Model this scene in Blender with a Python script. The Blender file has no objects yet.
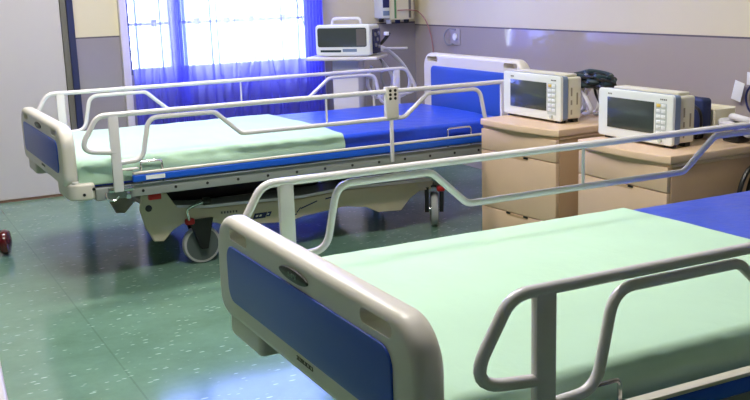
import bpy, bmesh, math, random
from mathutils import Vector, Matrix, noise
random.seed(7)
PI = math.pi
S = bpy.context.scene
COL = S.collection

# ------------------------------------------------------------------ camera
cd = bpy.data.cameras.new('camera')
cam = bpy.data.objects.new('camera', cd); COL.objects.link(cam)
cd.sensor_width = 36; cd.lens = 1000.63 / 750 * 36
cd.shift_x = -13.87 / 750; cd.shift_y = 6.67 / 750; cd.clip_start = 0.02
r_ = (0.88051336, -0.47316185, -0.02853205)
d_ = (-0.12681757, -0.17714414, -0.97598015)
f_ = (0.45674229, 0.86298193, -0.21598302)
cam.matrix_world = Matrix(((r_[0], -d_[0], -f_[0], 0), (r_[1], -d_[1], -f_[1], 0),
                           (r_[2], -d_[2], -f_[2], 1.125), (0, 0, 0, 1)))
S.camera = cam

# ------------------------------------------------------------------ world: bright overcast daylight, only reaching in by the window
W = bpy.data.worlds.new('world'); S.world = W; W.use_nodes = True
bg = W.node_tree.nodes['Background']
bg.inputs[0].default_value = (0.80, 0.90, 1.0, 1); bg.inputs[1].default_value = 19.0
LAMP = 61.0                       # radiance of the ceiling fluorescents
S.view_settings.view_transform = 'Standard'; S.view_settings.look = 'None'
S.view_settings.exposure = 0.0; S.view_settings.gamma = 1.0
S.view_settings.use_curve_mapping = False

# ------------------------------------------------------------------ helpers
def lin(c):
    return tuple(((v / 255) / 12.92 if v <= 10 else ((v / 255 + .055) / 1.055) ** 2.4) for v in c)

def mat(name, rgb, rough=.5, metal=0, bump=0, bscale=60, var=0, vscale=8, coat=0, spec=.5):
    m = bpy.data.materials.new(name); m.use_nodes = True
    nt = m.node_tree; b = nt.nodes['Principled BSDF']
    c = lin(rgb)
    b.inputs['Base Color'].default_value = (*c, 1)
    b.inputs['Roughness'].default_value = rough; b.inputs['Metallic'].default_value = metal
    b.inputs['Coat Weight'].default_value = coat; b.inputs['Specular IOR Level'].default_value = spec
    tc = nt.nodes.new('ShaderNodeTexCoord')
    if var:
        n = nt.nodes.new('ShaderNodeTexNoise'); n.inputs['Scale'].default_value = vscale; n.inputs['Detail'].default_value = 4
        nt.links.new(tc.outputs['Object'], n.inputs['Vector'])
        r = nt.nodes.new('ShaderNodeValToRGB')
        r.color_ramp.elements[0].position = .3; r.color_ramp.elements[1].position = .7
        r.color_ramp.elements[0].color = (*[v * (1 - var) for v in c], 1)
        r.color_ramp.elements[1].color = (*[min(1, v * (1 + var)) for v in c], 1)
        nt.links.new(n.outputs['Fac'], r.inputs[0]); nt.links.new(r.outputs[0], b.inputs['Base Color'])
    if bump:
        n2 = nt.nodes.new('ShaderNodeTexNoise'); n2.inputs['Scale'].default_value = bscale; n2.inputs['Detail'].default_value = 3
        nt.links.new(tc.outputs['Object'], n2.inputs['Vector'])
        bp = nt.nodes.new('ShaderNodeBump'); bp.inputs['Strength'].default_value = bump; bp.inputs['Distance'].default_value = .01
        nt.links.new(n2.outputs['Fac'], bp.inputs['Height']); nt.links.new(bp.outputs[0], b.inputs['Normal'])
    return m

def obj(name, bm, m, parent=None, smooth=True, loc=None, rotz=0, sub=False):
    if isinstance(bm, bpy.types.Mesh):
        me = bm
    else:
        if not sub: bmesh.ops.recalc_face_normals(bm, faces=bm.faces)
        me = bpy.data.meshes.new(name); bm.to_mesh(me); bm.free()
    me.name = name
    me.materials.clear()
    for q in (m if isinstance(m, (list, tuple)) else [m]): me.materials.append(q)
    if smooth and len(me.polygons):
        me.polygons.foreach_set('use_smooth', [True] * len(me.polygons))
        me.set_sharp_from_angle(angle=math.radians(38))
    o = bpy.data.objects.new(name, me); COL.objects.link(o)
    if parent: o.parent = parent
    if loc: o.location = loc
    o.rotation_euler[2] = rotz
    return o

def split(name, bm, m, parent):
    """every loose piece of the bmesh becomes a part of its own"""
    left = set(bm.faces); out = []
    while left:
        st = [left.pop()]; isl = set(st)
        while st:
            f = st.pop()
            for v in f.verts:
                for g in v.link_faces:
                    if g in left: left.discard(g); isl.add(g); st.append(g)
        nb = B(); mp = {}
        for f in isl:
            for v in f.verts:
                if v not in mp: mp[v] = nb.verts.new(v.co)
        for f in isl: nb.faces.new([mp[v] for v in f.verts])
        out.append(obj(name, nb, m, parent))
    bm.free(); return out

def tag(o, label, cat, group=None, kind=None):
    o['label'] = label; o['category'] = cat
    if group: o['group'] = group
    if kind: o['kind'] = kind
    return o

def thing(name, label, cat, loc=(0, 0, 0), rotz=0, group=None):
    o = bpy.data.objects.new(name, None); COL.objects.link(o)
    o.location = loc; o.rotation_euler[2] = rotz; o.empty_display_size = .1
    return tag(o, label, cat, group)

def struct(name, bm, m, parent=None, smooth=False):
    o = obj(name, bm, m, parent, smooth)
    if not parent: o['kind'] = 'structure'
    return o

def copy_tree(o, parent=None):
    c = o.copy(); COL.objects.link(c)
    if parent: c.parent = parent
    for ch in list(o.children): copy_tree(ch, c)
    return c

def B(): return bmesh.new()

def box(bm, x0, x1, y0, y1, z0, z1, bev=0, seg=2, M=None):
    vs = [bm.verts.new((x, y, z)) for x in (x0, x1) for y in (y0, y1) for z in (z0, z1)]
    fs = [bm.faces.new([vs[i] for i in q]) for q in ((0, 1, 3, 2), (4, 6, 7, 5), (0, 4, 5, 1), (2, 3, 7, 6), (0, 2, 6, 4), (1, 5, 7, 3))]
    if bev:
        es = list({e for f in fs for e in f.edges})
        r = bmesh.ops.bevel(bm, geom=es, offset=bev, segments=seg, profile=.5, affect='EDGES')
        vs = list({v for f in r['faces'] for v in f.verts} | {v for v in vs if v.is_valid})
    if M is not None: bmesh.ops.transform(bm, matrix=M, verts=vs)
    return bm

def fillet(pts, n=6):
    """pts: (x,y,z) or (x,y,z,r): polyline with rounded corners"""
    out = []
    for i, p in enumerate(pts):
        P = Vector(p[:3]); r = p[3] if len(p) > 3 else 0
        if r and 0 < i < len(pts) - 1:
            A = Vector(pts[i - 1][:3]); C = Vector(pts[i + 1][:3])
            a = (A - P); c = (C - P)
            ang = a.angle(c); t = min(r / math.tan(ang / 2), a.length * .49, c.length * .49)
            p0 = P + a.normalized() * t; p1 = P + c.normalized() * t
            for k in range(n + 1):
                s = k / n
                out.append((1 - s) ** 2 * p0 + 2 * s * (1 - s) * P + s * s * p1)
        else: out.append(P)
    return out

def smooth_path(pts, n=8):
    """Catmull-Rom through points"""
    P = [Vector(p) for p in pts]; P = [P[0] * 2 - P[1]] + P + [P[-1] * 2 - P[-2]]
    out = []
    for i in range(1, len(P) - 2):
        for k in range(n):
            t = k / n
            out.append(.5 * ((2 * P[i]) + (P[i + 1] - P[i - 1]) * t + (2 * P[i - 1] - 5 * P[i] + 4 * P[i + 1] - P[i + 2]) * t * t
                             + (3 * P[i] - P[i - 1] - 3 * P[i + 1] + P[i + 2]) * t ** 3))
    out.append(P[-2]); return out

def tube(bm, path, r, seg=12, closed=False):
    path = [Vector(p) for p in path]; n = len(path); rings = []
    tang = [(path[min(i + 1, n - 1)] - path[max(i - 1, 0)]).normalized() for i in range(n)]
    t0 = tang[0]; nrm = t0.orthogonal().normalized()
    for i, p in enumerate(path):
        t = tang[i]; nrm = (nrm - t * nrm.dot(t))
        nrm = nrm.normalized() if nrm.length > 1e-6 else t.orthogonal().normalized()
        b = t.cross(nrm)
        rr = r(i / (n - 1)) if callable(r) else r
        rings.append([bm.verts.new(p + (nrm * math.cos(a) + b * math.sin(a)) * rr) for a in [2 * PI * k / seg for k in range(seg)]])
    for A, C in zip(rings, rings[1:]):
        for k in range(seg): bm.faces.new((A[k], A[(k + 1) % seg], C[(k + 1) % seg], C[k]))
    bm.faces.new(rings[0][::-1]); bm.faces.new(rings[-1])
    return bm

def lathe(bm, prof, seg=24, M=None):
    """prof: list of (r,z) about local Z"""
    vs = []; rings = []
    for r, z in prof:
        ring = [bm.verts.new((max(r, 1e-5) * math.cos(2 * PI * k / seg), max(r, 1e-5) * math.sin(2 * PI * k / seg), z)) for k in range(seg)]
        rings.append(ring); vs += ring
    for A, C in zip(rings, rings[1:]):
        for k in range(seg): bm.faces.new((A[k], A[(k + 1) % seg], C[(k + 1) % seg], C[k]))
    bm.faces.new(rings[0][::-1]); bm.faces.new(rings[-1])
    if M is not None: bmesh.ops.transform(bm, matrix=M, verts=vs)
    return bm

def rrect(x0, x1, y0, y1, r, n=6):
    """rounded rectangle outline; r single or (bl, br, tr, tl)"""
    R = r if isinstance(r, (tuple, list)) else (r,) * 4
    out = []
    for (cx, cy, sx, sy, a0, q) in ((x0, y0, 1, 1, PI, R[0]), (x1, y0, -1, 1, 1.5 * PI, R[1]), (x1, y1, -1, -1, 0, R[2]), (x0, y1, 1, -1, .5 * PI, R[3])):
        for k in range(n + 1):
            a = a0 + (PI / 2) * k / n
            out.append((cx + sx * q + q * math.cos(a), cy + sy * q + q * math.sin(a)))
    return out

def plate(outline, holes, t0, t1, bevel, axes, res=2):
    """flat plate with holes, rounded rims. axes: which world axes take (a, b, thickness)"""
    cu = bpy.data.curves.new('tmp', 'CURVE'); cu.dimensions = '2D'; cu.fill_mode = 'BOTH'
    cu.extrude = (t1 - t0) / 2 - bevel; cu.bevel_depth = bevel; cu.bevel_resolution = res
    if bevel: cu.offset = -bevel
    for pl in [outline] + list(holes):
        s = cu.splines.new('POLY'); s.points.add(len(pl) - 1); s.use_cyclic_u = True
        for p, (a, b) in zip(s.points, pl): p.co = (a, b, 0, 1)
    o = bpy.data.objects.new('tmp', cu); COL.objects.link(o)
    dg = bpy.context.evaluated_depsgraph_get()
    me = bpy.data.meshes.new_from_object(o.evaluated_get(dg))
    bpy.data.objects.remove(o); bpy.data.curves.remove(cu)
    bm = B(); bm.from_mesh(me); bpy.data.meshes.remove(me)
    bmesh.ops.remove_doubles(bm, verts=bm.verts, dist=1e-5)
    mid = (t0 + t1) / 2; ia, ib, it = axes
    for v in bm.verts:
        a, b, t = v.co; q = [0, 0, 0]; q[ia] = a; q[ib] = b; q[it] = t + mid; v.co = q
    return bm

def disc(bm, c, r, ax, t, seg=16):
    """short cylinder centred at c along axis ax"""
    M = Matrix.Translation(c) @ {'x': Matrix.Rotation(PI / 2, 4, 'Y'), 'y': Matrix.Rotation(-PI / 2, 4, 'X'), 'z': Matrix.Identity(4)}[ax]
    return lathe(bm, [(r * .9, -t / 2), (r, -t / 2 + t * .15), (r, t / 2 - t * .15), (r * .9, t / 2)], seg, M)

# ------------------------------------------------------------------ materials
M = dict(
    ivory=mat('ivory_plastic', (220, 214, 204), .34, bump=.02, bscale=300),
    white=mat('white_enamel', (228, 224, 226), .25, coat=.3),
    bedblue=mat('blue_panel', (44, 84, 190), .36, bump=.05, bscale=500),
    railblue=mat('blue_bumper', (22, 92, 215), .35),
    vinyl=mat('blue_vinyl', (30, 72, 205), .33, bump=.5, bscale=16, var=.06),
    sheet=mat('green_sheet', (184, 218, 192), .85, bump=.12, bscale=35, var=.03, vscale=5),
    black=mat('black_plastic', (16, 17, 20), .4),
    dark=mat('dark_metal', (52, 50, 58), .45, .3),
    framegrey=mat('grey_frame_paint', (150, 154, 152), .4),
    grey=mat('grey_metal', (140, 142, 145), .35, .6),
    chrome=mat('chrome', (210, 210, 212), .15, 1),
    cover=mat('beige_base_cover', (206, 196, 172), .4),
    lilac=mat('pale_base_top', (222, 218, 226), .12, spec=.8),
    red=mat('red_plastic', (176, 22, 22), .4),
    tyre=mat('grey_tyre', (176, 178, 178), .5),
    hub=mat('caster_disc', (84, 94, 94), .35),
    ink=mat('navy_ink', (24, 34, 96), .5),
    inkgrey=mat('grey_ink', (98, 94, 88), .6),
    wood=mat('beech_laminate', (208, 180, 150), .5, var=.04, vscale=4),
    woodlit=mat('beech_laminate_lit', (224, 194, 162), .38, var=.03, vscale=4),  # same beech, overhead light on the top put into the colour
    woodshade=mat('beech_laminate_shaded', (186, 154, 120), .5, var=.04, vscale=4),  # same beech, shade of the cabinet sides put into the colour
    moncase=mat('cream_monitor_case', (222, 218, 200), .4),
    monwhite=mat('white_monitor_front', (232, 236, 232), .35),
    monside=mat('grey_blue_band', (120, 138, 168), .4),
    key=mat('white_keys', (236, 240, 238), .4),
    keypad=mat('grey_keypad', (196, 204, 200), .45),
    yellow=mat('yellow_key', (226, 196, 96), .4),
    slot=mat('taupe_slot', (150, 142, 124), .6),
    screen=mat('dark_screen', (66, 74, 74), .12, spec=.6),
    navy=mat('navy_cloth', (30, 44, 92), .7, bump=.3, bscale=60),
    cream=mat('cream_plastic', (232, 226, 200), .45),
    emblem=mat('pale_green_emblem', (128, 150, 138), .5),
    green=mat('green_stripe', (92, 142, 96), .5),
    cable_w=mat('white_hose', (228, 226, 234), .4),
    cable_g=mat('grey_cable', (150, 150, 158), .45),
    cable_k=mat('black_cable', (18, 18, 22), .4),
    cable_t=mat('dark_teal_cable', (22, 48, 58), .45),
    cable_r=mat('rust_tube', (176, 122, 118), .4),
    paper=mat('white_card', (244, 246, 250), .6),
    doorgrey=mat('door_leaf_paint', (205, 200, 202), .4, var=.015, vscale=2),
    framedark=mat('navy_door_frame', (46, 52, 92), .4),
    frameolive=mat('grey_door_frame', (112, 110, 104), .5),
    trimw=mat('white_trim_paint', (222, 216, 222), .4),
    brown=mat('brown_threshold', (120, 92, 80), .6),
    outlet=mat('grey_outlet_plate', (184, 176, 182), .4),
    maroon=mat('dark_red_hub', (92, 16, 20), .2, coat=.5),
    ceil=mat('ceiling_paint', (236, 234, 228), .8),
    pvc=mat('window_frame_paint', (96, 100, 130), .4),
)

def wall_mat(name, dado, line=(92, 84, 92), up=(230, 220, 188), low=(178, 168, 162)):
    m = mat(name, up, .55); nt = m.node_tree; b = nt.nodes['Principled BSDF']
    g = nt.nodes.new('ShaderNodeNewGeometry'); s = nt.nodes.new('ShaderNodeSeparateXYZ')
    nt.links.new(g.outputs['Position'], s.inputs[0])
    def step(z):
        k = nt.nodes.new('ShaderNodeMath'); k.operation = 'GREATER_THAN'; k.inputs[1].default_value = z
        nt.links.new(s.outputs['Z'], k.inputs[0]); return k
    n = nt.nodes.new('ShaderNodeTexNoise'); n.inputs['Scale'].default_value = 1.6; n.inputs['Detail'].default_value = 5
    nt.links.new(g.outputs['Position'], n.inputs['Vector'])
    def tint(c):
        r = nt.nodes.new('ShaderNodeValToRGB'); l = lin(c)
        r.color_ramp.elements[0].position = .3; r.color_ramp.elements[1].position = .7
        r.color_ramp.elements[0].color = (*[v * .96 for v in l], 1); r.color_ramp.elements[1].color = (*[v * 1.03 for v in l], 1)
        nt.links.new(n.outputs['Fac'], r.inputs[0]); return r
    U, Lw = tint(up), tint(low)
    k1, k2 = step(dado - .008), step(dado)
    a = nt.nodes.new('ShaderNodeMix'); a.data_type = 'RGBA'
    nt.links.new(k1.outputs[0], a.inputs[0]); nt.links.new(Lw.outputs[0], a.inputs[6]); a.inputs[7].default_value = (*lin(line), 1)
    c = nt.nodes.new('ShaderNodeMix'); c.data_type = 'RGBA'
    nt.links.new(k2.outputs[0], c.inputs[0]); nt.links.new(a.outputs[2], c.inputs[6]); nt.links.new(U.outputs[0], c.inputs[7])
    nt.links.new(c.outputs[2], b.inputs['Base Color'])
    rr = nt.nodes.new('ShaderNodeMapRange'); nt.links.new(k1.outputs[0], rr.inputs[0])
    rr.inputs[3].default_value = .08; rr.inputs[4].default_value = .5        # gloss enamel below, matt paint above
    nt.links.new(rr.outputs[0], b.inputs['Roughness'])
    return m

def floor_mat():
    m = mat('green_vinyl_floor', (92, 140, 116), .13); nt = m.node_tree; b = nt.nodes['Principled BSDF']
    g = nt.nodes.new('ShaderNodeNewGeometry')
    mp = nt.nodes.new('ShaderNodeMapping'); mp.inputs['Rotation'].default_value = (0, 0, math.radians(28))
    mp.inputs['Scale'].default_value = (24, 84, 1)
    nt.links.new(g.outputs['Position'], mp.inputs[0])
    v = nt.nodes.new('ShaderNodeTexVoronoi'); v.inputs['Scale'].default_value = 1; v.inputs['Randomness'].default_value = 1
    nt.links.new(mp.outputs[0], v.inputs['Vector'])
    # only some cells carry a fleck
    sx = nt.nodes.new('ShaderNodeSeparateColor'); nt.links.new(v.outputs['Color'], sx.inputs[0])
    th = nt.nodes.new('ShaderNodeMath'); th.operation = 'MULTIPLY_ADD'; th.inputs[1].default_value = .44; th.inputs[2].default_value = -.14
    nt.links.new(sx.outputs[0], th.inputs[0])
    lt = nt.nodes.new('ShaderNodeMapRange'); lt.inputs[1].default_value = 0; lt.inputs[2].default_value = .08
    sb = nt.nodes.new('ShaderNodeMath'); sb.operation = 'SUBTRACT'
    nt.links.new(th.outputs[0], sb.inputs[0]); nt.links.new(v.outputs['Distance'], sb.inputs[1]); nt.links.new(sb.outputs[0], lt.inputs[0])
    n = nt.nodes.new('ShaderNodeTexNoise'); n.inputs['Scale'].default_value = 3; n.inputs['Detail'].default_value = 8; n.inputs['Roughness'].default_value = .75
    nt.links.new(g.outputs['Position'], n.inputs['Vector'])
    r = nt.nodes.new('ShaderNodeValToRGB')
    r.color_ramp.elements[0].position = .3; r.color_ramp.elements[1].position = .72
    r.color_ramp.elements[0].color = (*lin((98, 132, 114)), 1); r.color_ramp.elements[1].color = (*lin((120, 157, 139)), 1)
    nt.links.new(n.outputs['Fac'], r.inputs[0])
    # sheet seams every 1.8 m
    s = nt.nodes.new('ShaderNodeSeparateXYZ'); nt.links.new(g.outputs['Position'], s.inputs[0])
    def seam(o, per, off):
        a = nt.nodes.new('ShaderNodeMath'); a.operation = 'ADD'; a.inputs[1].default_value = off + 40 * per; nt.links.new(s.outputs[o], a.inputs[0])
        q = nt.nodes.new('ShaderNodeMath'); q.operation = 'MODULO'; q.inputs[1].default_value = per; nt.links.new(a.outputs[0], q.inputs[0])
        k = nt.nodes.new('ShaderNodeMath'); k.operation = 'LESS_THAN'; k.inputs[1].default_value = .006; nt.links.new(q.outputs[0], k.inputs[0]); return k
    k1 = seam('X', 1.8, 1.18)
    mx = nt.nodes.new('ShaderNodeMix'); mx.data_type = 'RGBA'; nt.links.new(lt.outputs[0], mx.inputs[0])
    nt.links.new(r.outputs[0], mx.inputs[6]); mx.inputs[7].default_value = (*lin((172, 204, 192)), 1)
    mk = nt.nodes.new('ShaderNodeMix'); mk.data_type = 'RGBA'
    h = nt.nodes.new('ShaderNodeMath'); h.operation = 'MULTIPLY'; h.inputs[1].default_value = .2; nt.links.new(k1.outputs[0], h.inputs[0])
    nt.links.new(h.outputs[0], mk.inputs[0]); nt.links.new(mx.outputs[2], mk.inputs[6]); mk.inputs[7].default_value = (*lin((48, 72, 62)), 1)
    nt.links.new(mk.outputs[2], b.inputs['Base Color'])
    n2 = nt.nodes.new('ShaderNodeTexNoise'); n2.inputs['Scale'].default_value = 9; n2.inputs['Detail'].default_value = 4
    nt.links.new(g.outputs['Position'], n2.inputs['Vector'])
    bp = nt.nodes.new('ShaderNodeBump'); bp.inputs['Strength'].default_value = .03; bp.inputs['Distance'].default_value = .02
    nt.links.new(n2.outputs['Fac'], bp.inputs['Height']); nt.links.new(bp.outputs[0], b.inputs['Normal'])
    return m

def sheer_mat():
    m = bpy.data.materials.new('blue_sheer_voile'); m.use_nodes = True; nt = m.node_tree
    for n in list(nt.nodes):
        if n.type == 'BSDF_PRINCIPLED': nt.nodes.remove(n)
    out = [n for n in nt.nodes if n.type == 'OUTPUT_MATERIAL'][0]
    tr = nt.nodes.new('ShaderNodeBsdfTransparent'); tr.inputs[0].default_value = (.30, .35, 1, 1)
    tl = nt.nodes.new('ShaderNodeBsdfTranslucent'); tl.inputs[0].default_value = (.34, .34, .95, 1)
    df = nt.nodes.new('ShaderNodeBsdfDiffuse'); df.inputs[0].default_value = (.24, .22, .80, 1)
    a = nt.nodes.new('ShaderNodeMixShader'); a.inputs[0].default_value = .45
    nt.links.new(tl.outputs[0], a.inputs[1]); nt.links.new(df.outputs[0], a.inputs[2])
    b = nt.nodes.new('ShaderNodeMixShader'); b.inputs[0].default_value = .60
    nt.links.new(tr.outputs[0], b.inputs[1]); nt.links.new(a.outputs[0], b.inputs[2])
    nt.links.new(b.outputs[0], out.inputs[0]); return m

def glass_mat():
    m = bpy.data.materials.new('window_glass'); m.use_nodes = True; nt = m.node_tree
    for n in list(nt.nodes):
        if n.type == 'BSDF_PRINCIPLED': nt.nodes.remove(n)
    out = [n for n in nt.nodes if n.type == 'OUTPUT_MATERIAL'][0]
    tr = nt.nodes.new('ShaderNodeBsdfTransparent'); tr.inputs[0].default_value = (.95, .97, .98, 1)
    gl = nt.nodes.new('ShaderNodeBsdfGlossy'); gl.inputs['Roughness'].default_value = .02
    b = nt.nodes.new('ShaderNodeMixShader'); b.inputs[0].default_value = .06
    nt.links.new(tr.outputs[0], b.inputs[1]); nt.links.new(gl.outputs[0], b.inputs[2]); nt.links.new(b.outputs[0], out.inputs[0]); return m

def emit_mat(name, c, s):
    m = bpy.data.materials.new(name); m.use_nodes = True; nt = m.node_tree
    b = nt.nodes['Principled BSDF']; b.inputs['Base Color'].default_value = (.8, .8, .8, 1)
    b.inputs['Emission Color'].default_value = (*c, 1); b.inputs['Emission Strength'].default_value = s; return m

# ------------------------------------------------------------------ room shell
XL, XR, YB, YW, H, T = -3.4, 3.354, -4.6, 5.89, 2.6, .14
WX0, WX1, WZ0, WZ1 = 1.43, 2.63, .655, 2.15
wm_head = wall_mat('head_wall_paint', .868)
wm_win = wall_mat('window_wall_paint', .886, low=(160, 154, 160))
struct('floor', box(B(), XL - T, XR + T, YB - T, YW + T, -.08, 0), floor_mat())
struct('ceiling', box(B(), XL - T, XR + T, YB - T, YW + T, H, H + .1), M['ceil'])
struct('wall_head', box(B(), XR, XR + T, YB - T, YW + T, 0, H), wm_head)
struct('wall_foot', box(B(), XL - T, XL, YB - T, YW + T, 0, H), wm_head)
struct('wall_rear', box(B(), XL, XR, YB - T, YB, 0, H), wm_head)
bm = B()
for a in ((XL, WX0, 0, H), (WX1, XR, 0, H), (WX0, WX1, 0, WZ0), (WX0, WX1, WZ1, H)): box(bm, a[0], a[1], YW, YW + T, a[2], a[3])
struct('wall_window', bm, wm_win)
# sliding door leaf with its two-tone jamb, in the window wall at the left
d1 = struct('door_1', box(B(), .02, 1.064, YW - .045, YW - .003, .012, 2.1, .004), M['doorgrey'])
struct('door_jamb', box(B(), 1.066, 1.098, YW - .05, YW - .002, 0, 2.12, .003), M['frameolive'], d1)
struct('door_stop', box(B(), 1.0985, 1.135, YW - .06, YW - .002, 0, 2.12, .003), M['framedark'], d1)
struct('threshold', box(B(), .02, 1.064, YW - .05, YW - .004, 0, .011), M['brown'], d1)
struct('trim_1', box(B(), 1.392, 1.435, YW - .035, YW - .002, 0, 2.3, .004), M['trimw'])
struct('lit_wall_strip', box(B(), 2.635, 2.672, YW - .035, YW - .002, 0, 2.3, .004), M['trimw'])  # lit wall beside the curtain, put in as a pale strip
# window: frame, mullion, transom, panes
bm = B()
for a in ((WX0, WX0 + .035, WZ0, WZ1), (WX1 - .035, WX1, WZ0, WZ1), (WX0 + .035, WX1 - .035, WZ0, WZ0 + .03), (WX0 + .035, WX1 - .035, WZ1 - .035, WZ1)):
    box(bm, a[0], a[1], YW + .04, YW + .09, a[2], a[3], .003)
w1 = struct('window_1', bm, M['pvc'])
struct('mullion', box(B(), 1.705, 1.752, YW + .035, YW + .095, WZ0 + .031, WZ1 - .036, .003), M['pvc'], w1)
bm = B(); box(bm, WX0 + .036, 1.704, YW + .045, YW + .085, .935, .95); box(bm, 1.753, WX1 - .036, YW + .045, YW + .085, .935, .95)
for xx in (1.61, 1.87, 2.06, 2.22, 2.43): box(bm, xx - .018, xx + .018, YW + .035, YW + .06, .925, .968, .004)
struct('transom', bm, M['pvc'], w1)
gm = glass_mat()
for a, b in ((WX0 + .036, 1.704), (1.753, WX1 - .036)):
    for z0, z1 in ((WZ0 + .031, .934), (.951, WZ1 - .036)):
        struct('pane', box(B(), a, b, YW + .062, YW + .066, z0, z1), gm, w1)

# sheer curtains: gathered cloth, folds gather tighter to the edges, hem spreads
sheer = sheer_mat()
def curtain(x0, x1, label, seed, gather, z0=.05, z1=2.3, nx=160, nz=36, pull=None):
    bm = B(); rows = []
    for j in range(nz + 1):
        w = j / nz; z = z0 + (z1 - z0) * w; row = []
        for i in range(nx + 1):
            u = i / nx
            x = x0 + (x1 - x0) * u
            ph = u * gather + .5 * noise.noise((u * 3 + seed, w * 1.3, seed))
            amp = .012 + .010 * noise.noise((u * 5, seed, 3))
            edge = math.exp(-((1 - u) / .09) ** 2) + math.exp(-(u / .05) ** 2)
            y = YW - .085 + amp * math.sin(2 * PI * ph) + .014 * edge * math.sin(2 * PI * u * gather * 2.3)
            if pull:                                      # diagonal drape lines falling from a gather point
                cx, cz = pull; ang = math.atan2(x - cx, max(.05, cz - z))
                k = max(0, min(1, (cz - z) / .25)) * math.exp(-(ang / .7) ** 2)
                y += .026 * k * math.sin(ang * 24)
            row.append(bm.verts.new((x, y, z)))
        rows.append(row)
    for A, C in zip(rows, rows[1:]):
        for i in range(nx): bm.faces.new((A[i], A[i + 1], C[i + 1], C[i]))
    o = obj('sheer_curtain', bm, sheer)
    return tag(o, label, 'curtain', 'blue sheer curtains')
curtain(1.437, 1.7295, 'narrow blue sheer curtain panel left of the dark vertical mullion', 1.3, 6)
curtain(1.7305, 2.633, 'wide blue sheer curtain panel with diagonal drape folds beside the monitor trolley', 5.1, 15, pull=(2.22, .93))
# second layer where each panel is doubled back on itself
def fold(x0, x1, parent, dy, g, seed):
    bm = B(); rows = []
    for j in range(17):
        z = .05 + 2.25 * j / 16; row = []
        for i in range(41):
            u = i / 40; row.append(bm.verts.new((x0 + (x1 - x0) * u, YW - .085 + dy + .006 * math.sin(2 * PI * (u * g + .2 * noise.noise((u, z, seed)))), z)))
        rows.append(row)
    for A, C in zip(rows, rows[1:]):
        for i in range(40): bm.faces.new((A[i], A[i + 1], C[i + 1], C[i]))
    obj('curtain_return', bm, sheer, parent)
cs = [o for o in COL.objects if o.name.startswith('sheer_curtain')]
fold(1.702, 1.729, cs[0], -.034, 2, 1); fold(1.702, 1.729, cs[0], .04, 2, 2); fold(1.731, 1.752, cs[1], -.034, 2, 1); fold(1.731, 1.752, cs[1], .04, 2, 2)
fold(2.50, 2.628, cs[1], -.034, 6, 4); fold(2.545, 2.628, cs[1], .04, 5, 6)

def pleat(parent, x0, z0, x1, z1, w0, w1, dy=-.03):
    """a narrow crease where the voile is doubled"""
    bm = B(); L_ = []
    for j in range(13):
        t = j / 12; x = x0 + (x1 - x0) * t + .004 * math.sin(5 * t + x0 * 40); z = z0 + (z1 - z0) * t; w = w0 + (w1 - w0) * t
        L_.append([bm.verts.new((x - w / 2, YW - .085 + dy, z)), bm.verts.new((x, YW - .085 + dy - .006, z)), bm.verts.new((x + w / 2, YW - .085 + dy, z))])
    for A, C in zip(L_, L_[1:]):
        for i in range(2): bm.faces.new((A[i], A[i + 1], C[i + 1], C[i]))
    obj('pleat', bm, sheer, parent)
for q in ((1.60, 2.3, 1.612, .05, .006, .010), (1.475, 2.3, 1.46, .05, .008, .012), (1.655, 2.3, 1.66, .05, .004, .006)): pleat(cs[0], *q)
for q in ((1.885, 2.3, 1.915, .05, .005, .012), (1.925, 2.3, 1.96, .05, .004, .010), (2.06, 2.3, 2.05, .05, .003, .006), (2.33, 2.3, 2.36, .05, .004, .008), (2.47, 2.3, 2.45, .05, .006, .010),
          (2.20, .86, 2.02, .05, .003, .020), (2.22, .92, 2.13, .05, .003, .012), (2.24, .90, 2.30, .05, .003, .016), (2.25, .84, 2.42, .05, .003, .022), (2.18, .80, 1.94, .2, .003, .012), (2.42, 1.2, 2.50, .9, .003, .008)): pleat(cs[1], *q)

# ------------------------------------------------------------------ ceiling lamps (above the frame)
em = emit_mat('fluorescent_diffuser', (1.0, .95, .88), LAMP)
for (lx, ly, lab) in ((1.0, 4.35, 'long fluorescent ceiling light above the foot of the far bed'),
                      (1.0, 2.3, 'long fluorescent ceiling light between the two beds')):
    t = thing('ceiling_light', lab, 'light', (lx, ly, H), 0, 'ceiling lights')
    obj('housing', box(B(), -.62, .62, -.16, .16, -.05, 0, .006), M['white'], t)
    obj('diffuser', box(B(), -.58, .58, -.12, .12, -.062, -.051), em, t)

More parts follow.
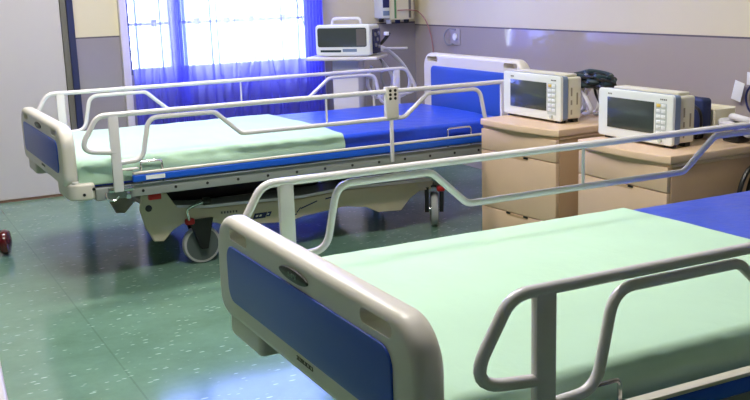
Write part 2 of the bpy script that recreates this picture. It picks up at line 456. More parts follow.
# ------------------------------------------------------------------ hospital bed
RV, RTOP = .508, .68
def make_bed(label, loc, rotz):
    t = thing('hospital_bed', label, 'bed', loc, rotz, 'hospital beds')
    def slots(o, c, z, t0, t1):
        """cut the two hand-hold slots through a board"""
        par = o.parent; o.parent = None
        bm = B(); bm.from_mesh(o.data)
        for v in (0, -c + .08, -c - .075, c - .08, c + .075):
            bmesh.ops.bisect_plane(bm, geom=bm.verts[:] + bm.edges[:] + bm.faces[:], plane_co=(0, v, 0), plane_no=(0, 1, 0))
        bm.to_mesh(o.data); bm.free()
        cut = B()
        for s in (-1, 1):
            q = plate(rrect(s * c - .055, s * c + .055, z - .013, z + .013, .0125, 6), [], t0, t1, 0, (1, 2, 0))
            bmesh.ops.recalc_face_normals(q, faces=q.faces); mq = bpy.data.meshes.new('tmp'); q.to_mesh(mq); q.free(); cut.from_mesh(mq); bpy.data.meshes.remove(mq)
        ob = obj('cutter', cut, M['ivory'])
        md = o.modifiers.new('slot', 'BOOLEAN'); md.operation = 'DIFFERENCE'; md.object = ob; md.solver = 'EXACT'
        bpy.context.view_layer.update(); dg = bpy.context.evaluated_depsgraph_get(); dg.update()
        me = bpy.data.meshes.new_from_object(o.evaluated_get(dg))
        o.modifiers.clear(); o.data = me; me.set_sharp_from_angle(angle=math.radians(38)); bpy.data.objects.remove(ob)
        o.parent = par
    # footboard
    fb = obj('footboard', plate(rrect(-.454, .476, .406, .641, (.05, .05, .085, .085), 10), [], .012, .066, .019, (1, 2, 0), 4), M['ivory'], t)
    slots(fb, .322, .6085, -.05, .12)
    obj('panel', plate(rrect(-.377, .394, .455, .582, .035), [], .008, .016, .002, (1, 2, 0)), M['bedblue'], fb)
    el = [(.011 + .068 * math.cos(2 * PI * k / 32), .603 + .0125 * math.sin(2 * PI * k / 32)) for k in range(32)]
    bd = obj('badge', plate(el, [], .008, .015, .002, (1, 2, 0)), M['black'], fb)
    bm = B()
    for k, (h, o) in enumerate(((.010, 0), (.006, .002), (.010, 0), (.007, -.001), (.010, 0))):
        box(bm, .0072, .0085, -.007 + k * .008, -.0025 + k * .008, .603 - h * .4 + o, .603 + h * .4 + o)
    obj('emblem', bm, M['emblem'], bd)
    bm = B()
    random.seed(3)
    for k in range(10):
        v = -.060 + k * .0078
        box(bm, .0108, .0122, v, v + .0055, .437, .4385); box(bm, .0108, .0122, v + random.choice((0, .004)), v + random.choice((0, .004)) + .0018, .437, .4445)
        box(bm, .0108, .0122, v + .001, v + .005, .4435, .445)
    obj('lettering', bm, M['inkgrey'], fb)
    # headboard
    hb = obj('headboard', plate(rrect(-.459, .462, .38, .764, (.04, .04, .075, .075), 8), [], 2.12, 2.178, .019, (1, 2, 0), 4), M['ivory'], t)
    slots(hb, .36, .733, 2.08, 2.22)
    obj('panel', plate(rrect(-.372, .372, .44, .698, .03), [], 2.116, 2.123, .002, (1, 2, 0)), M['bedblue'], hb)
    # corner bumpers
    for u0, u1 in ((.022, .122), (2.085, 2.20)):
        for s in (-1, 1):
            v0, v1 = sorted((s * .25, s * .472))
            r = [.012] * 4
            if u0 < 1: r = (.012, .02, .03, .05) if s > 0 else (.05, .03, .02, .012)
            # outline in (u,v)
            rr = (.05, .02, .02, .012) if (s < 0 and u0 < 1) else ((.012, .02, .02, .05) if (s > 0 and u0 < 1) else ((.02, .05, .012, .02) if s < 0 else (.02, .012, .05, .02)))
            b = obj('corner_bumper', plate(rrect(u0, u1, v0, v1, rr), [], .358, .424, .012, (0, 1, 2), 3), M['ivory'], t)
            bm = B()
            for q in ((.35, .382), (.72, .40)):
                disc(bm, (u0 + (u1 - u0) * q[0] + .02, s * .4725, q[1]), .006, 'y', .004)
            split('screw', bm, M['black'], b)
            obj('roller', disc(B(), (u0 + .03 if u0 < 1 else u1 - .03, s * .445, .427), .014, 'z', .012), M['white'], b)
    # frame under the mattress
    bm = B(); box(bm, .09, 2.07, -.43, .43, .372, .402, .006)
    for s in (-1, 1): box(bm, .12, 2.05, s * .455 - .02, s * .455 + .02, .352, .400, .004)
    fr = obj('frame', bm, M['framegrey'], t)
    bm = B()
    for s in (-1, 1):
        for k in range(13): disc(bm, (.3 + k * .13, s * .4752, .372), .006, 'y', .002, 10)
    split('bolt_hole', bm, M['black'], fr)
    for s in (-1, 1):
        ss = obj('side_bumper', box(B(), .26, 2.0, s * .484 - .012, s * .484 + .012, .411, .441, .006, 3), M['railblue'], t)
        obj('capping', box(B(), .262, 1.998, s * .484 - .012, s * .484 + .012, .4415, .450, .003), M['ivory'], ss)
        obj('white_patch', box(B(), .31, .385, s * .4968 - .0006, s * .4968 + .0006, .418, .434), M['paper'], ss)  # small white rectangle near the foot end of the strip
        # rail
        v = s * RV
        rl = obj('side_rail', tube(B(), fillet([(.2, v, .538), (.065, v, .552, .04), (.142, v, RTOP, .055), (2.038, v, RTOP, .055), (2.115, v, .552, .04), (1.98, v, .538)], 8), .0101), M['white'], t)
        obj('inner_tube', tube(B(), fillet([(.2, v, .495), (.30, v, .500, .05), (.334, v, .658, .05), (.598, v, .658, .04), (.705, v, .563, .04), (1.455, v, .563, .04), (1.575, v, .658, .04),
                                            (1.846, v, .658, .05), (1.88, v, .50, .05), (1.98, v, .495)], 8), .0094), M['white'], rl)
        obj('strut', tube(B(), [(1.083, v, .565), (1.083, v, .676)], .0045, 8), M['white'], rl)
        for u in (.2, 1.98):
            p = obj('post', box(B(), u - .019, u + .019, v - .009, v + .009, .385, .682, .005), M['white'], rl)
            bm = B(); box(bm, u - .035, u + .06, s * .486 - .010, s * .486 + .010, .382, .40, .003)
            box(bm, u + .03, u + .048, s * .49 - .006, s * .49 + .006, .352, .382, .002)
            tube(bm, smooth_path([(u - .05, s * .495, .385), (u - .045, s * .5, .36), (u - .02, s * .5, .352), (u + .0, s * .497, .365)]), .0045, 8)
            obj('clamp', bm, M['chrome'], p)
            obj('clamp_cap', box(B(), u + .022, u + .085, s * .486 - .014, s * .486 + .016, .462, .468, .002), M['ivory'], p)
            obj('clamp_stem', box(B(), u + .038, u + .062, s * .486 - .01, s * .486 + .01, .4595, .4615), M['dark'], p)
        for u0, u1, z0, z1 in ((.30, .385, .428, .484), (1.70, 1.825, .428, .484)):
            obj('mattress_retainer', tube(B(), fillet([(u0, s * .466, z0 - .03), (u0, s * .466, z1, .012), (u1, s * .466, z1, .012), (u1, s * .466, z0 - .03)], 4), .0042, 8), M['chrome'], t)
    # base: skirts, top, lifting columns
    prof = [(.33, .322), (.318, .262), (.336, .19), (.366, .127), (.405, .122), (.45, .166), (.486, .183), (.572, .186), (.64, .165), (.70, .142), (.80, .140), (.956, .128), (1.03, .143), (1.226, .160),
            (1.337, .146), (1.408, .111), (1.524, .105), (1.574, .156), (1.623, .184), (1.69, .186), (1.70, .222), (1.25, .235), (1.03, .222), (.60, .236), (.47, .258), (.43, .322)]
    base = obj('base_cover', box(B(), .42, 1.68, -.25, .25, .2, .226, .008), M['lilac'], t)
    for s in (-1, 1):
        sk = obj('skirt', plate(prof, [], s * .32 - .012, s * .32 + .012, .004, (0, 2, 1)), M['cover'], base)
        obj('hood', (lambda bm: bm)(hood(s)), M['lilac'], base)
        bm = B(); y = s * .3328
        for (u, z, w, h, sh) in ((.795, .162, .058, .024, .010), (.856, .166, .018, .020, .010)):
            vs = [bm.verts.new((u + a * w + b * sh, y, z + b * h)) for a, b in ((0, 0), (1, 0), (1, 1), (0, 1))]; bm.faces.new(vs)
        split('logo', bm, M['ink'], sk)
        bm = B()
        for (u, z, w, h, sh) in ((.808, .170, .010, .008, .004), (.824, .170, .010, .008, .004), (.861, .173, .008, .006, .003)):
            vs = [bm.verts.new((u + a * w + b * sh, y + s * .0004, z + b * h)) for a, b in ((0, 0), (1, 0), (1, 1), (0, 1))]; bm.faces.new(vs)
        split('logo_letters', bm, M['paper'], sk)
        bm = B()
        for k in range(6): box(bm, .655 + k * .013, .663 + k * .013, y - .0004, y + .0004, .205 - .0006 * k, .215 - .0006 * k)
        obj('model_lettering', bm, M['inkgrey'], sk)
        bm = B()
        for pl in ([(.94, .196), (.985, .182)], [(1.02, .18), (1.10, .204)], [(1.14, .208), (1.19, .214)], [(.955, .150), (1.0, .158)], [(1.0, .165), (1.02, .185)]):
            (a, b), (c, d) = pl
            vs = [bm.verts.new(q) for q in ((a, y, b - .003), (c, y, d - .003), (c, y, d + .003), (a, y, b + .003))]; bm.faces.new(vs)
        split('swoosh', bm, M['ink'], sk)
        obj('fastener', disc(B(), (.352, s * .333, .268), .014, 'y', .004), M['dark'], sk)
        obj('marker', box(B(), .325, .375, s * .445 - .012, s * .445 + .012, .326, .3515, .004), M['red'], fr)
    obj('actuator_housing', box(B(), .43, 1.22, -.13, .13, .228, .338, .03, 3), M['dark'], t)
    obj('lift_column', box(B(), .55, .80, -.12, .12, .339, .3515, .003), M['dark'], t)
    obj('lift_column', box(B(), 1.32, 1.62, -.13, .13, .228, .3515, .03, 3), M['dark'], t)
    obj('cap', lathe(B(), [(.05, .0), (.045, .012), (.02, .02)], 16, Matrix.Translation((.97, -.40, .352 - .022))), M['lilac'], t)
    # casters
    for u, ax in ((.572, 'y'), (1.72, 'y')):
        for s in (-1, 1):
            c = (u, s * .30, .082)
            bm = B(); k = 1 if ax == 'y' else 0
            for e in (-1, 1):
                pts = [(-.058, .115), (.045, .115), (.016, -.014), (-.014, -.014)]
                vs0 = []; vs1 = []
                for a, b in pts:
                    q = [c[0], c[1], c[2] + b]; q[1 - k] += a; q[k] += e * .026; vs0.append(bm.verts.new(q)); q = q[:]; q[k] += e * .0175; vs1.append(bm.verts.new(q))
                bm.faces.new(vs0); bm.faces.new(vs1[::-1])
                for i in range(4): bm.faces.new((vs0[i], vs1[i], vs1[(i + 1) % 4], vs0[(i + 1) % 4]))
            box(bm, c[0] - .045, c[0] + .045, c[1] - .03, c[1] + .03, c[2] + .112, c[2] + .122)
            ca = obj('caster', bm, M['black'], t, smooth=False)
            Mx = Matrix.Translation(c) @ Matrix.Rotation(PI / 2, 4, 'X')
            obj('tyre', lathe(B(), [(.070, -.016), (.078, -.015), (.0818, -.008), (.0818, .008), (.078, .015), (.070, .016)], 32, Mx), M['tyre'], ca)
            obj('wheel_disc', lathe(B(), [(.0, -.0168), (.04, -.0168), (.069, -.0172), (.069, .0172), (.04, .0168), (0, .0168)], 32, Mx), M['hub'], ca)
            obj('axle', disc(B(), c, .011, ax, .062), M['chrome'], ca)
            obj('brake_pedal', box(B(), u - .075, u - .035, s * .33 - .02, s * .33 + .02, .178, .205, .008), M['red'], ca)
            if u > 1:                                   # the head-end casters are swivelled
                SW = Matrix.Translation((c[0], c[1], 0)) @ Matrix.Rotation(math.radians(62), 4, 'Z') @ Matrix.Translation((-c[0], -c[1], 0))
                for q in [ca] + list(ca.children): q.data.transform(SW)
            if u < 1:
                lv = obj('steering_lever', tube(B(), smooth_path([(u - .06, s * .345, .20), (u - .065, s * .352, .245), (u - .035, s * .36, .262), (u + .0, s * .366, .272)]), .006, 8), M['chrome'], ca)
                obj('lever_knob', disc(B(), (u + .012, s * .368, .276), .017, 'x', .03), M['black'], ca)
    return t

def hood(s):
    """sloping glossy top of the base shell along one side"""
    bm = B(); A = []; C = []
    for u, z in ((.47, .256), (.60, .240), (1.03, .228), (1.25, .240), (1.69, .226)):
        A.append((bm.verts.new((u, s * .331, z + .010)), bm.verts.new((u, s * .135, z + .010 - s * -.013)), bm.verts.new((u, s * .135, z + .0 - s * -.013)), bm.verts.new((u, s * .331, z - .002))))
    for p, q in zip(A, A[1:]):
        for i in range(4): bm.faces.new((p[i], q[i], q[(i + 1) % 4], p[(i + 1) % 4]))
    bm.faces.new(A[0]); bm.faces.new(A[-1][::-1]); return bm

def loft(x0, x1, hw, z0, z1, r, nx, seed, wr, close0=True, close1=True, open_bottom=False):
    """mattress-like body along u: rounded cross-section swept with rounded ends and wrinkled sides"""
    bm = B(); n = 7; prof = []
    # half profile from bottom (-hw) over the top to (+hw)
    prof.append((-hw, z0))
    for k in range(5): prof.append((-hw - .004 * math.sin(PI * k / 5), z0 + (z1 - r - z0) * (k + .5) / 5))
    for k in range(n + 1):
        a = PI - PI / 2 * k / n; prof.append((-hw + r + r * math.cos(a), z1 - r + r * math.sin(a)))
    for k in range(1, 20):
        f = k / 20; prof.append((-hw + r + (2 * hw - 2 * r) * f, z1 + .006 * math.sin(PI * f)))
    prof += [(-y, z) for y, z in prof[:n + 7][::-1]]
    us = []
    e = [0, .004, .012, .022, .035]
    us = [x0 + q for q in e] + [x0 + .05 + (x1 - x0 - .1) * i / nx for i in range(nx + 1)] + [x1 - q for q in e[::-1]]
    rings = []
    for u in us:
        d = 0
        if close0 and u - x0 < .04: d = .04 - math.sqrt(max(0, .04 ** 2 - (.04 - (u - x0)) ** 2))
        if close1 and x1 - u < .04: d = .04 - math.sqrt(max(0, .04 ** 2 - (.04 - (x1 - u)) ** 2))
        ring = []
        for (y, z) in prof:
            zz = z - d * .8 * max(0, min(1, (z - z0) / (z1 - z0))); yy = y * (1 - d * .6)
            side = max(0, min(1, (abs(y) - hw + .05) / .05))
            w = wr * (noise.noise((u * 7 + seed, y * 5, z * 26)) + .6 * noise.noise((u * 22 + z * 30, y * 8 + seed, z * 12)))
            yy += math.copysign(1, y) * w * side * .9
            zz += w * .35 * (1 - side * .5) * (1 if z > z0 + .02 else 0)
            ring.append(bm.verts.new((u, yy, zz)))
        rings.append(ring)
    for A, C in zip(rings, rings[1:]):
        for i in range(len(A) - 1): bm.faces.new((A[i], A[i + 1], C[i + 1], C[i]))
        if not open_bottom: bm.faces.new((A[-1], A[0], C[0], C[-1]))
    if close0: bm.faces.new(rings[0][::-1])
    if close1: bm.faces.new(rings[-1])
    return bm

NEAR = ((.666, 1.656, 0), math.radians(-.434)); FAR = ((.642, 4.297, 0), math.radians(.314))
bed = make_bed('white railed hospital bed in the foreground with its footboard cut by the lower edge', *NEAR)
bed2 = copy_tree(bed); bed2.location = FAR[0]; bed2.rotation_euler[2] = FAR[1]
bed2['label'] = 'white railed hospital bed standing farther back by the window on a wheeled base'
# control plate on the far bed's near rail, with the release rod under it
cp = obj('rail_control_plate', box(B(), 1.362, 1.42, -.524, -.492, .566, .700, .004), M['ivory'], bed2)
bm = B()
for a in (1.379, 1.403):
    for z in (.684, .667, .650): disc(bm, (a, -.5245, z), .0065, 'y', .003)
split('button', bm, M['black'], cp)
obj('release_rod', box(B(), 1.381, 1.397, -.515, -.503, .372, .565, .003), M['white'], bed2)
for (pl, nm, s1, s2) in ((NEAR, 'near', 2.0, .0035), (FAR, 'far', 9.0, .011)):
    mt = obj('mattress', loft(.075, 2.062, .438, .404, .500, .022, 110, s1, .0025), M['vinyl'], None, loc=pl[0], rotz=pl[1])
    tag(mt, 'blue vinyl mattress on the foreground bed' if nm == 'near' else 'blue vinyl mattress on the far bed by the window', 'mattress', 'blue mattresses')
    sh = obj('bed_sheet', loft(.066, 1.16 if nm == 'near' else 1.19, .4475, .412, .508, .026, 120, s1 + 4, s2 * .8, True, False, True), M['sheet'], None, loc=pl[0], rotz=pl[1])
    sd = sh.modifiers.new('thickness', 'SOLIDIFY'); sd.thickness = .0025; sd.offset = -1
    tag(sh, 'pale green sheet covering the lower half of the foreground bed' if nm == 'near' else 'pale green sheet covering the lower half of the far bed', 'sheet', 'green bed sheets')

# ------------------------------------------------------------------ bedside cabinets
def make_cabinet(label, loc, rotz):
    t = thing('bedside_cabinet', label, 'cabinet', loc, rotz, 'bedside cabinets')
    hw, D = .25, .50
    obj('carcass', box(B(), .018, D, -hw, hw, .015, .506, .002), M['woodshade'], t)
    # top with a bowed front edge
    out = [(D + .005, -hw - .008), (D + .005, hw + .008), (.004, hw + .008)]
    for k in range(1, 12): out.append((-.0 - .022 * math.sin(PI * k / 12), (hw + .008) * (1 - 2 * k / 12)))
    out.append((.004, -hw - .008))
    tp = obj('top', plate(out, [], .507, .538, .006, (0, 1, 2), 3), M['woodlit'], t)
    obj('edge_lip', plate([(a + .012, b * .985) for a, b in out], [], .494, .5068, .003, (0, 1, 2)), M['wood'], t)
    for z0, z1 in ((.403, .494), (.148, .399), (.022, .144)):
        d = obj('drawer', box(B(), 0, .0175, -hw + .003, hw - .003, z0, z1, .002), M['wood'], t)
        if z0 < .4:
            obj('finger_pull', plate([(-.065, z1 - .012), (.065, z1 - .012), (.075, z1 - .001), (-.075, z1 - .001)], [], -.0012, .001, 0, (1, 2, 0)), M['woodshade'], d)
            bm = B()
            for s in (-1, 1): box(bm, -.002, .0005, s * .058 - .014, s * .058 + .014, z1 - .006, z1 + .0015)
            split('pull_notch', bm, M['black'], d)
    bm = B()
    for y in (-hw + .04, hw - .04):
        for x in (.06, D - .05): disc(bm, (x, y, .0075), .018, 'z', .0145)
    split('foot', bm, M['black'], t)
    return t
c1 = make_cabinet('beech bedside cabinet nearer the window, its left edge hiding the far bed', (2.452, 3.455, 0), math.radians(4))
c2 = copy_tree(c1); c2.location = (2.452, 2.802, 0); c2.rotation_euler[2] = 0; c2.scale = (.98, .98, .968)
c2['label'] = 'beech bedside cabinet beside the foreground bed, nearer the right edge'

# ------------------------------------------------------------------ patient monitors on the cabinets
def make_monitor(label, loc, rotz, Wd=.415, Hh=.188):
    t = thing('patient_monitor', label, 'monitor', loc, rotz, 'monitors on the bedside cabinets')
    hw = Wd / 2; z0 = .010
    # local: front faces -x, image-left is +y
    fr = obj('front_bezel', plate(rrect(-hw, hw, z0, z0 + Hh, .012), [], 0, .014, .004, (1, 2, 0), 3), M['monwhite'], t)
    obj('bezel_band', plate(rrect(-hw + .002, hw - .002, z0 + .002, z0 + Hh - .002, .012), [], .0145, .040, .002, (1, 2, 0)), M['monside'], t)
    cs = obj('case', plate(rrect(-hw + .008, hw - .008, z0 + .006, z0 + Hh - .008, .01), [], .0405, .115, .008, (1, 2, 0), 3), M['moncase'], t)
    bm = B()
    for s in (-1, 1):
        for (x, z, h) in ((.062, .13, .035), (.062, .085, .02), (.092, .10, .05), (.062, .045, .02)):
            box(bm, x - .004, x + .004, s * (hw - .0079) - .0005, s * (hw - .0079) + .0005, z - h / 2, z + h / 2)
    split('socket_slot', bm, M['slot'], cs)
    def Y(f): return hw - Wd * f
    def Z(f): return z0 + Hh * (1 - f)
    obj('screen', box(B(), -.0025, .001, Y(.765), Y(.135), Z(.80), Z(.17), .001), M['screen'], fr)
    kp = obj('keypad', box(B(), -.0015, .001, Y(.925), Y(.785), Z(.87), Z(.17)), M['keypad'], fr)
    random.seed(5)
    for r in range(6):
        for c in range(2):
            a = .80 + c * .062; b = .19 + r * .108
            obj('key', box(B(), -.004, -.0016, Y(a + .05), Y(a), Z(b + .066), Z(b), .001), M['yellow'] if (r == 0 and c == 0) else M['key'], kp)
    obj('knob', disc(B(), (-.006, Y(.86), Z(.91)), .008, 'x', .010), M['keypad'], fr)
    bm = B()
    for k in range(4): box(bm, -.0008, .0004, Y(.84 + .022 * k) - .006, Y(.84 + .022 * k), Z(.115), Z(.085))
    for k in range(3): box(bm, -.0008, .0004, Y(.14 + .02 * k) - .005, Y(.14 + .02 * k), Z(.115), Z(.085))
    obj('lettering', bm, M['inkgrey'], fr)
    obj('handle', box(B(), .050, .108, -hw + .03, hw - .03, z0 + Hh - .0075, z0 + Hh + .004, .004), M['moncase'], t)
    bm = B()
    for y in (-hw + .04, hw - .04):
        for x in (.03, .095): box(bm, x - .012, x + .012, y - .02, y + .02, 0, z0 + .005)
    split('foot', bm, M['black'], t)
    return t
m1 = make_monitor('white patient monitor with dark screen on the cabinet nearer the window', (2.578, 3.528, .5385), 0)
m2 = copy_tree(m1); m2.location = (2.555, 2.852, .5215); m2.rotation_euler[2] = math.radians(0); m2.scale = (1, .975, .975)
m2['label'] = 'white patient monitor with greenish dark screen on the cabinet beside the foreground bed'

# ------------------------------------------------------------------ things lying behind the monitors
def hose(name, label, cat, pts, r, m, group=None, parent=None, n=8, seg=8):
    o = obj(name, tube(B(), smooth_path(pts, n), r, seg), m, parent)
    if not parent: tag(o, label, cat, group)
    return o
# coiled leads on cabinet 1
cb = thing('lead_bundle', 'heap of dark coiled monitor leads behind the monitor nearer the window', 'cables', (2.84, 3.445, .5385))
random.seed(11)
for k, (mm, rr) in enumerate((('cable_k', .008), ('cable_t', .011), ('cable_k', .009), ('cable_t', .012), ('cable_k', .009), ('cable_g', .006), ('cable_t', .010))):
    zc = .150 + .008 * (k % 4); a = .135 - .007 * k
    pts = [(.018 * math.cos(q * 2.1 + k) + .01 * (k - 3) * .6, -.02 + a * math.cos(2 * PI * q / 12), zc + .020 * math.sin(2 * PI * q / 12) + .004 * math.sin(q * 1.7 + k)) for q in range(12)]
    obj('coil', tube(B(), smooth_path(pts, 6), rr, 8), M[mm], cb)
for k, (y0, y1, mm, r) in enumerate(((.07, -.02, 'cable_w', .008), (.05, .04, 'cable_g', .007), (.0, .06, 'cable_w', .007), (-.03, -.06, 'cable_g', .006), (.02, -.05, 'cable_k', .006), (-.06, .0, 'cable_w', .006))):
    obj('lead', tube(B(), smooth_path([(-.01 + .01 * k, y0, .150), (.0 + .008 * k, (y0 + y1) / 2 + .02, .09), (-.015 + .01 * k, y1, .03), (-.02 + .01 * k, y1 + .03, .010), (.0 + .008 * k, y1 + .07, .010)]), r, 8), M[mm], cb)
# cuff pouch on cabinet 2
pc = thing('cuff_pouch', 'navy blue blood pressure cuff folded behind the monitor by the foreground bed', 'cuff', (2.80, 2.815, .5215))
bm = plate(rrect(-.085, .045, .03, .158, .015), [], -.02, .03, .012, (1, 2, 0), 3)
bmesh.ops.subdivide_edges(bm, edges=bm.edges, cuts=1)
obj('pouch', bm, M['navy'], pc)
obj('label_patch', box(B(), -.0215, -.0195, -.005, .032, .085, .108), M['paper'], pc)
obj('folded_end', box(B(), -.018, .03, -.052, .04, .0, .029, .010, 3), M['black'], pc)
hose('cuff_hose', '', '', [(-.025, -.045, .13), (-.035, -.085, .11), (-.03, -.09, .06), (-.028, -.06, .008)], .006, M['cable_k'], parent=pc)
# cream box against the wall end of cabinet 2
bx = thing('supply_box', 'open cream box at the back of the cabinet beside the navy cuff', 'box', (2.89, 2.785, .5215), math.radians(0))
bm = B(); z1 = .112
box(bm, -.05, .05, -.06, .10, 0, .006)
for a in ((-.05, -.045, -.06, .10), (.045, .05, -.06, .10), (-.0449, .0449, -.06, -.055), (-.0449, .0449, .095, .10)): box(bm, *a, .0061, z1)
obj('carton', bm, M['cream'], bx, smooth=False)
obj('flap', box(B(), .051, .054, -.06, .10, .02, .117), M['cream'], bx)
# tangle of white tubing beyond it
tt = thing('suction_tubing', 'tangle of pale tubing and dark connector at right end of the cabinet', 'tubing', (2.87, 2.63, .5215))
for k, (mm, rr, zz) in enumerate((('cable_w', .013, .075), ('cable_g', .012, .05), ('cable_w', .012, .055))):
    pts = [(.03 * math.cos(1.1 * q + k), -.0 + .07 * math.cos(2 * PI * q / 9 + k), zz + .018 * math.sin(2 * PI * q / 9 + 2 * k)) for q in range(9)]
    obj('tube_coil', tube(B(), smooth_path(pts, 6), rr, 10), M[mm], tt)
obj('connector', box(B(), -.04, .03, -.03, .05, .0, .032, .010, 3), M['black'], tt)
# hanging drip line with a white card clip
hl = thing('hanging_cable', 'dark curved cable with white tags hanging on the wall above the tubing', 'cable', (XR, 3.0, 0))
obj('cable', tube(B(), smooth_path([(-.02, -.03, .80), (-.02, -.012, .70), (-.03, .016, .645), (-.03, .02, .605), (-.03, .0, .565), (-.03, -.045, .54), (-.02, -.10, .53)]), .0045, 8), M['ink'], hl)
obj('tag', box(B(), -.030, -.027, .012, .066, .600, .683, .001, M=Matrix.Translation((0, .03, .64)) @ Matrix.Translation((0, .04, 0)) @ Matrix.Rotation(math.radians(14), 4, 'X') @ Matrix.Translation((0, -.04, -.64))), M['paper'], hl)
obj('tag', box(B(), -.028, -.025, -.04, .024, .672, .725, .001), M['paper'], hl)
obj('wall_clip', box(B(), -.03, -.001, -.05, -.01, .78, .83, .004), M['paper'], hl)
# black power cable loop beside cabinet 2
hose('power_cable', 'thicker black power cable curving down the side of the cabinet beside the foreground bed', 'cable',
     [(2.97, 2.50, .55), (2.90, 2.512, .50), (2.815, 2.522, .444), (2.787, 2.523, .414), (2.770, 2.523, .376), (2.762, 2.523, .332), (2.765, 2.523, .22), (2.80, 2.52, .10), (2.88, 2.51, .02), (3.02, 2.50, .010)], .009, M['cable_k'])
hose('power_cable', 'thinner black power cable hanging just right of the outer curved one', 'cable',
     [(2.99, 2.52, .52), (2.90, 2.524, .475), (2.840, 2.526, .425), (2.815, 2.526, .375), (2.808, 2.526, .325), (2.81, 2.526, .22), (2.84, 2.526, .10), (2.92, 2.53, .02), (3.06, 2.53, .008)], .007, M['cable_k'])
# white lead running down between headboard and cabinet-1 monitor
hose('monitor_lead', 'white lead hanging beside the monitor in front of the blue headboard', 'cable',
     [(2.66, 3.745, .66), (2.645, 3.765, .655), (2.635, 3.775, .62), (2.63, 3.785, .59), (2.625, 3.775, .565), (2.62, 3.76, .548), (2.60, 3.745, .5435)], .005, M['cable_w'])

# ------------------------------------------------------------------ monitor trolley by the window
tr = thing('equipment_trolley', 'white pedestal trolley behind the far bed holding a monitor', 'trolley', (2.56, 5.30, 0), math.radians(-40))
obj('column', box(B(), -.078, .078, -.06, .10, .075, .712, .008), M['lilac'], tr)
obj('shelf', box(B(), -.21, .21, -.15, .15, .7125, .734, .008), M['white'], tr)
obj('base', box(B(), -.22, .22, -.20, .24, .05, .0745, .010), M['white'], tr)
for a in (-1, 1):
    for b in (-.17, .20):
        obj('caster', disc(B(), (a * .19, b, .0245), .0245, 'x', .02), M['black'], tr)
obj('side_rail', tube(B(), fillet([(.10, .05, .60), (.14, .05, .60, .02), (.14, .05, .40, .02), (.10, .05, .40)]), .008, 8), M['white'], tr)
vm = thing('transport_monitor', 'white monitor with carry handle on the trolley by the curtain', 'monitor', (2.553, 5.262, .7345), math.radians(-46))
fr = obj('front_bezel', plate(rrect(-.165, .165, .004, .180, .02), [], -.10, -.05, .010, (0, 2, 1), 3), M['monwhite'], vm)
obj('screen', plate(rrect(-.15, .145, .055, .162, .012), [], -.1025, -.099, .001, (0, 2, 1)), M['screen'], fr)
obj('side_keys', box(B(), .085, .142, -.1032, -.1026, .062, .155), M['inkgrey'], fr)
bm = B(); box(bm, -.135, -.01, -.1012, -.0995, .026, .038); obj('status_strip', bm, M['cable_t'], fr)
bm = B(); box(bm, .0, .085, -.1012, -.0995, .028, .044); obj('label', bm, M['monside'], fr)
obj('case', plate(rrect(-.160, .160, .004, .176, .015), [], -.0495, .085, .008, (0, 2, 1), 3), M['monwhite'], vm)
obj('module_bay', box(B(), .1602, .168, -.045, .080, .012, .150, .002), M['ink'], vm)
bm = B()
for k, (y, z) in enumerate(((-.02, .12), (.02, .09), (-.01, .06), (.04, .125), (.045, .05))): disc(bm, (.171, y, z), .011, 'x', .008)
obj('connector', bm, M['cable_g'], vm)
obj('carry_handle', tube(B(), fillet([(-.09, -.02, .172), (-.08, -.02, .212, .02), (.08, -.02, .212, .02), (.09, -.02, .172)]), .0085, 10), M['white'], vm)
# hoses and probe hanging off the trolley
G = 'breathing hoses at the monitor trolley'
hose('breathing_hose', 'pale hose arching highest from the trolley monitor over the far rail', 'hose', [(2.70, 5.27, .775), (2.78, 5.26, .765), (2.86, 5.27, .715), (2.93, 5.28, .645), (2.975, 5.3, .565), (2.95, 5.3, .49), (2.86, 5.3, .46), (2.77, 5.3, .47)], .011, M['cable_w'], G)
hose('breathing_hose', 'pale hose hanging in the inner loop below the trolley monitor', 'hose', [(2.70, 5.29, .75), (2.78, 5.31, .70), (2.85, 5.32, .62), (2.87, 5.33, .55), (2.83, 5.33, .49), (2.76, 5.34, .47), (2.71, 5.33, .53), (2.70, 5.32, .60), (2.72, 5.3, .66)], .010, M['cable_w'], G)
hose('breathing_hose', 'thin grey hose dropping beside the trolley column', 'hose', [(2.715, 5.24, .74), (2.74, 5.2, .68), (2.72, 5.18, .60), (2.75, 5.18, .53), (2.82, 5.2, .46), (2.84, 5.22, .38)], .008, M['cable_g'], G)
pb = thing('hand_probe', 'dark curved probe with white tip in holder beside the trolley monitor', 'probe', (2.735, 5.225, .788))
obj('grip', tube(B(), smooth_path([(-.005, -.005, .0), (.02, .0, .015), (.055, .01, .045), (.068, .01, .068)]), lambda s: .008 + .005 * s, 10), M['black'], pb)
obj('tip', disc(B(), (.05, .005, .062), .016, 'z', .02), M['paper'], pb)
obj('holder', box(B(), -.02, .02, -.02, .03, -.035, -.004, .008), M['cable_w'], pb)
obj('holder_arm', tube(B(), [(.02, .01, -.022), (.195, .02, -.03)], .007, 8), M['cable_w'], pb)

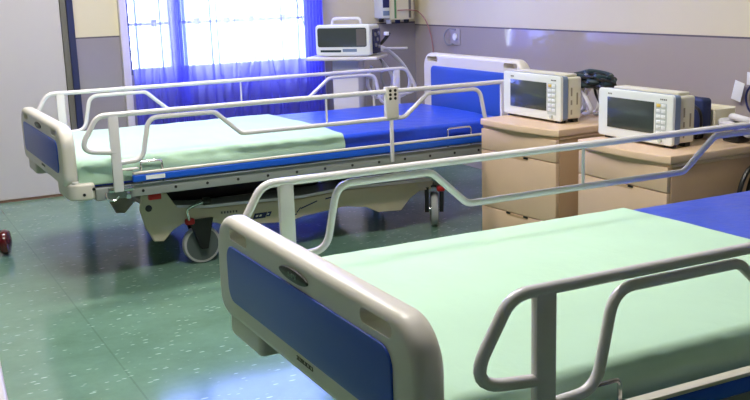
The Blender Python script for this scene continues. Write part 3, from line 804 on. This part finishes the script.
# ------------------------------------------------------------------ suction panel on the window wall
sp = thing('gas_panel', 'cream wall unit with green stripe mounted high in the room corner', 'wall unit', (3.165, YW, 0))
obj('body', box(B(), -.062, .118, -.11, -.002, .905, 1.30, .006), M['cream'], sp)
sd = obj('side_box', box(B(), -.118, -.063, -.12, -.002, .918, 1.30, .005), M['monwhite'], sp)
obj('label', box(B(), -.112, -.066, -.1212, -.1195, .985, 1.08), M['ink'], sd)
obj('label_strip', box(B(), -.112, -.066, -.1212, -.1195, .935, .965), M['monside'], sd)
obj('stripe', box(B(), -.024, -.010, -.1112, -.1095, .915, 1.29), M['green'], sp)
obj('edge_stripe', box(B(), .082, .100, -.1112, -.1095, .915, 1.29), M['frameolive'], sp)
for k, (x, mm) in enumerate(((-.10, 'black'), (-.045, 'paper'), (.02, 'ink'), (.085, 'black'))):
    obj('port', disc(B(), (x, -.07, .905 - .012 if k else .906), .018, 'z', .024), M[mm], sp)
hose('rust_tube', 'thin tube running from the cream wall unit down behind the blue headboard', 'tube',
     [(3.16, YW - .118, .965), (3.22, YW - .125, .966), (3.27, YW - .128, .962), (3.315, YW - .12, .95), (3.335, 5.72, .90), (3.34, 5.67, .82), (3.34, 5.64, .74), (3.34, 5.63, .62)], .0035, M['cable_r'])
so = thing('wall_outlet', 'pale wall outlet with a curled tube above the blue headboard', 'outlet', (XR, 5.38, .80))
obj('plate', box(B(), -.010, -.001, -.06, .06, -.05, .05, .004), M['outlet'], so)
obj('curled_tube', tube(B(), smooth_path([(-.02, -.03, .045), (-.035, .02, .05), (-.04, .065, .02), (-.04, .07, -.02), (-.035, .04, -.05), (-.02, .0, -.045)]), .005, 8), M['cable_g'], so)
obj('socket', disc(B(), (-.018, -.02, .0), .022, 'x', .012), M['paper'], so)

# ------------------------------------------------------------------ left edge of the frame
st = thing('floor_stand', 'stand at the left edge showing one glossy dark red caster', 'stand', (.262, 4.66, 0), 0)
obj('pole', tube(B(), [(0, 0, .08), (0, 0, 1.7)], .013, 12), M['chrome'], st)
obj('centre_hub', lathe(B(), [(.03, .06), (.045, .075), (.045, .11), (.025, .13)], 20), M['black'], st)
for k in range(5):
    a = 2 * PI * k / 5 + math.radians(-6); c = (math.cos(a), math.sin(a))
    lg = obj('leg', tube(B(), [(c[0] * .03, c[1] * .03, .095), (c[0] * .24, c[1] * .24, .098)], .013, 10), M['black'], st)
    bm = B(); Mx = Matrix.Translation((c[0] * .25, c[1] * .25, .056)) @ Matrix.Rotation(a + math.radians(75), 4, 'Z') @ Matrix.Rotation(PI / 2, 4, 'X')
    wh = obj('caster', lathe(bm, [(.035, -.022), (.050, -.018), (.056, -.006), (.056, .006), (.050, .018), (.035, .022)], 24, Mx), M['maroon'], st)
    obj('caster_cap', lathe(B(), [(.0, -.028), (.02, -.027), (.034, -.0225), (.034, .0225), (.02, .027), (0, .028)], 24, Mx), M['maroon'], wh)
ob = thing('overbed_table', 'white overbed table at the lower left corner, only its top edge in frame', 'table', (0, 0, 0), 0)
tb = [(-.70, .85), (.088, .85), (.118, 1.30), (-.70, 1.30)]
obj('table_top', plate(tb, [], .700, .722, .006, (0, 1, 2)), M['trimw'], ob)
obj('column', box(B(), -.50, -.44, .98, 1.04, .06, .6995, .004), M['grey'], ob)
obj('foot', box(B(), -.78, .04, .97, 1.05, .02, .0595, .006), M['grey'], ob)
for x in (-.74, 0): obj('caster', disc(B(), (x, 1.01, .0099), .0099, 'y', .03), M['black'], ob)
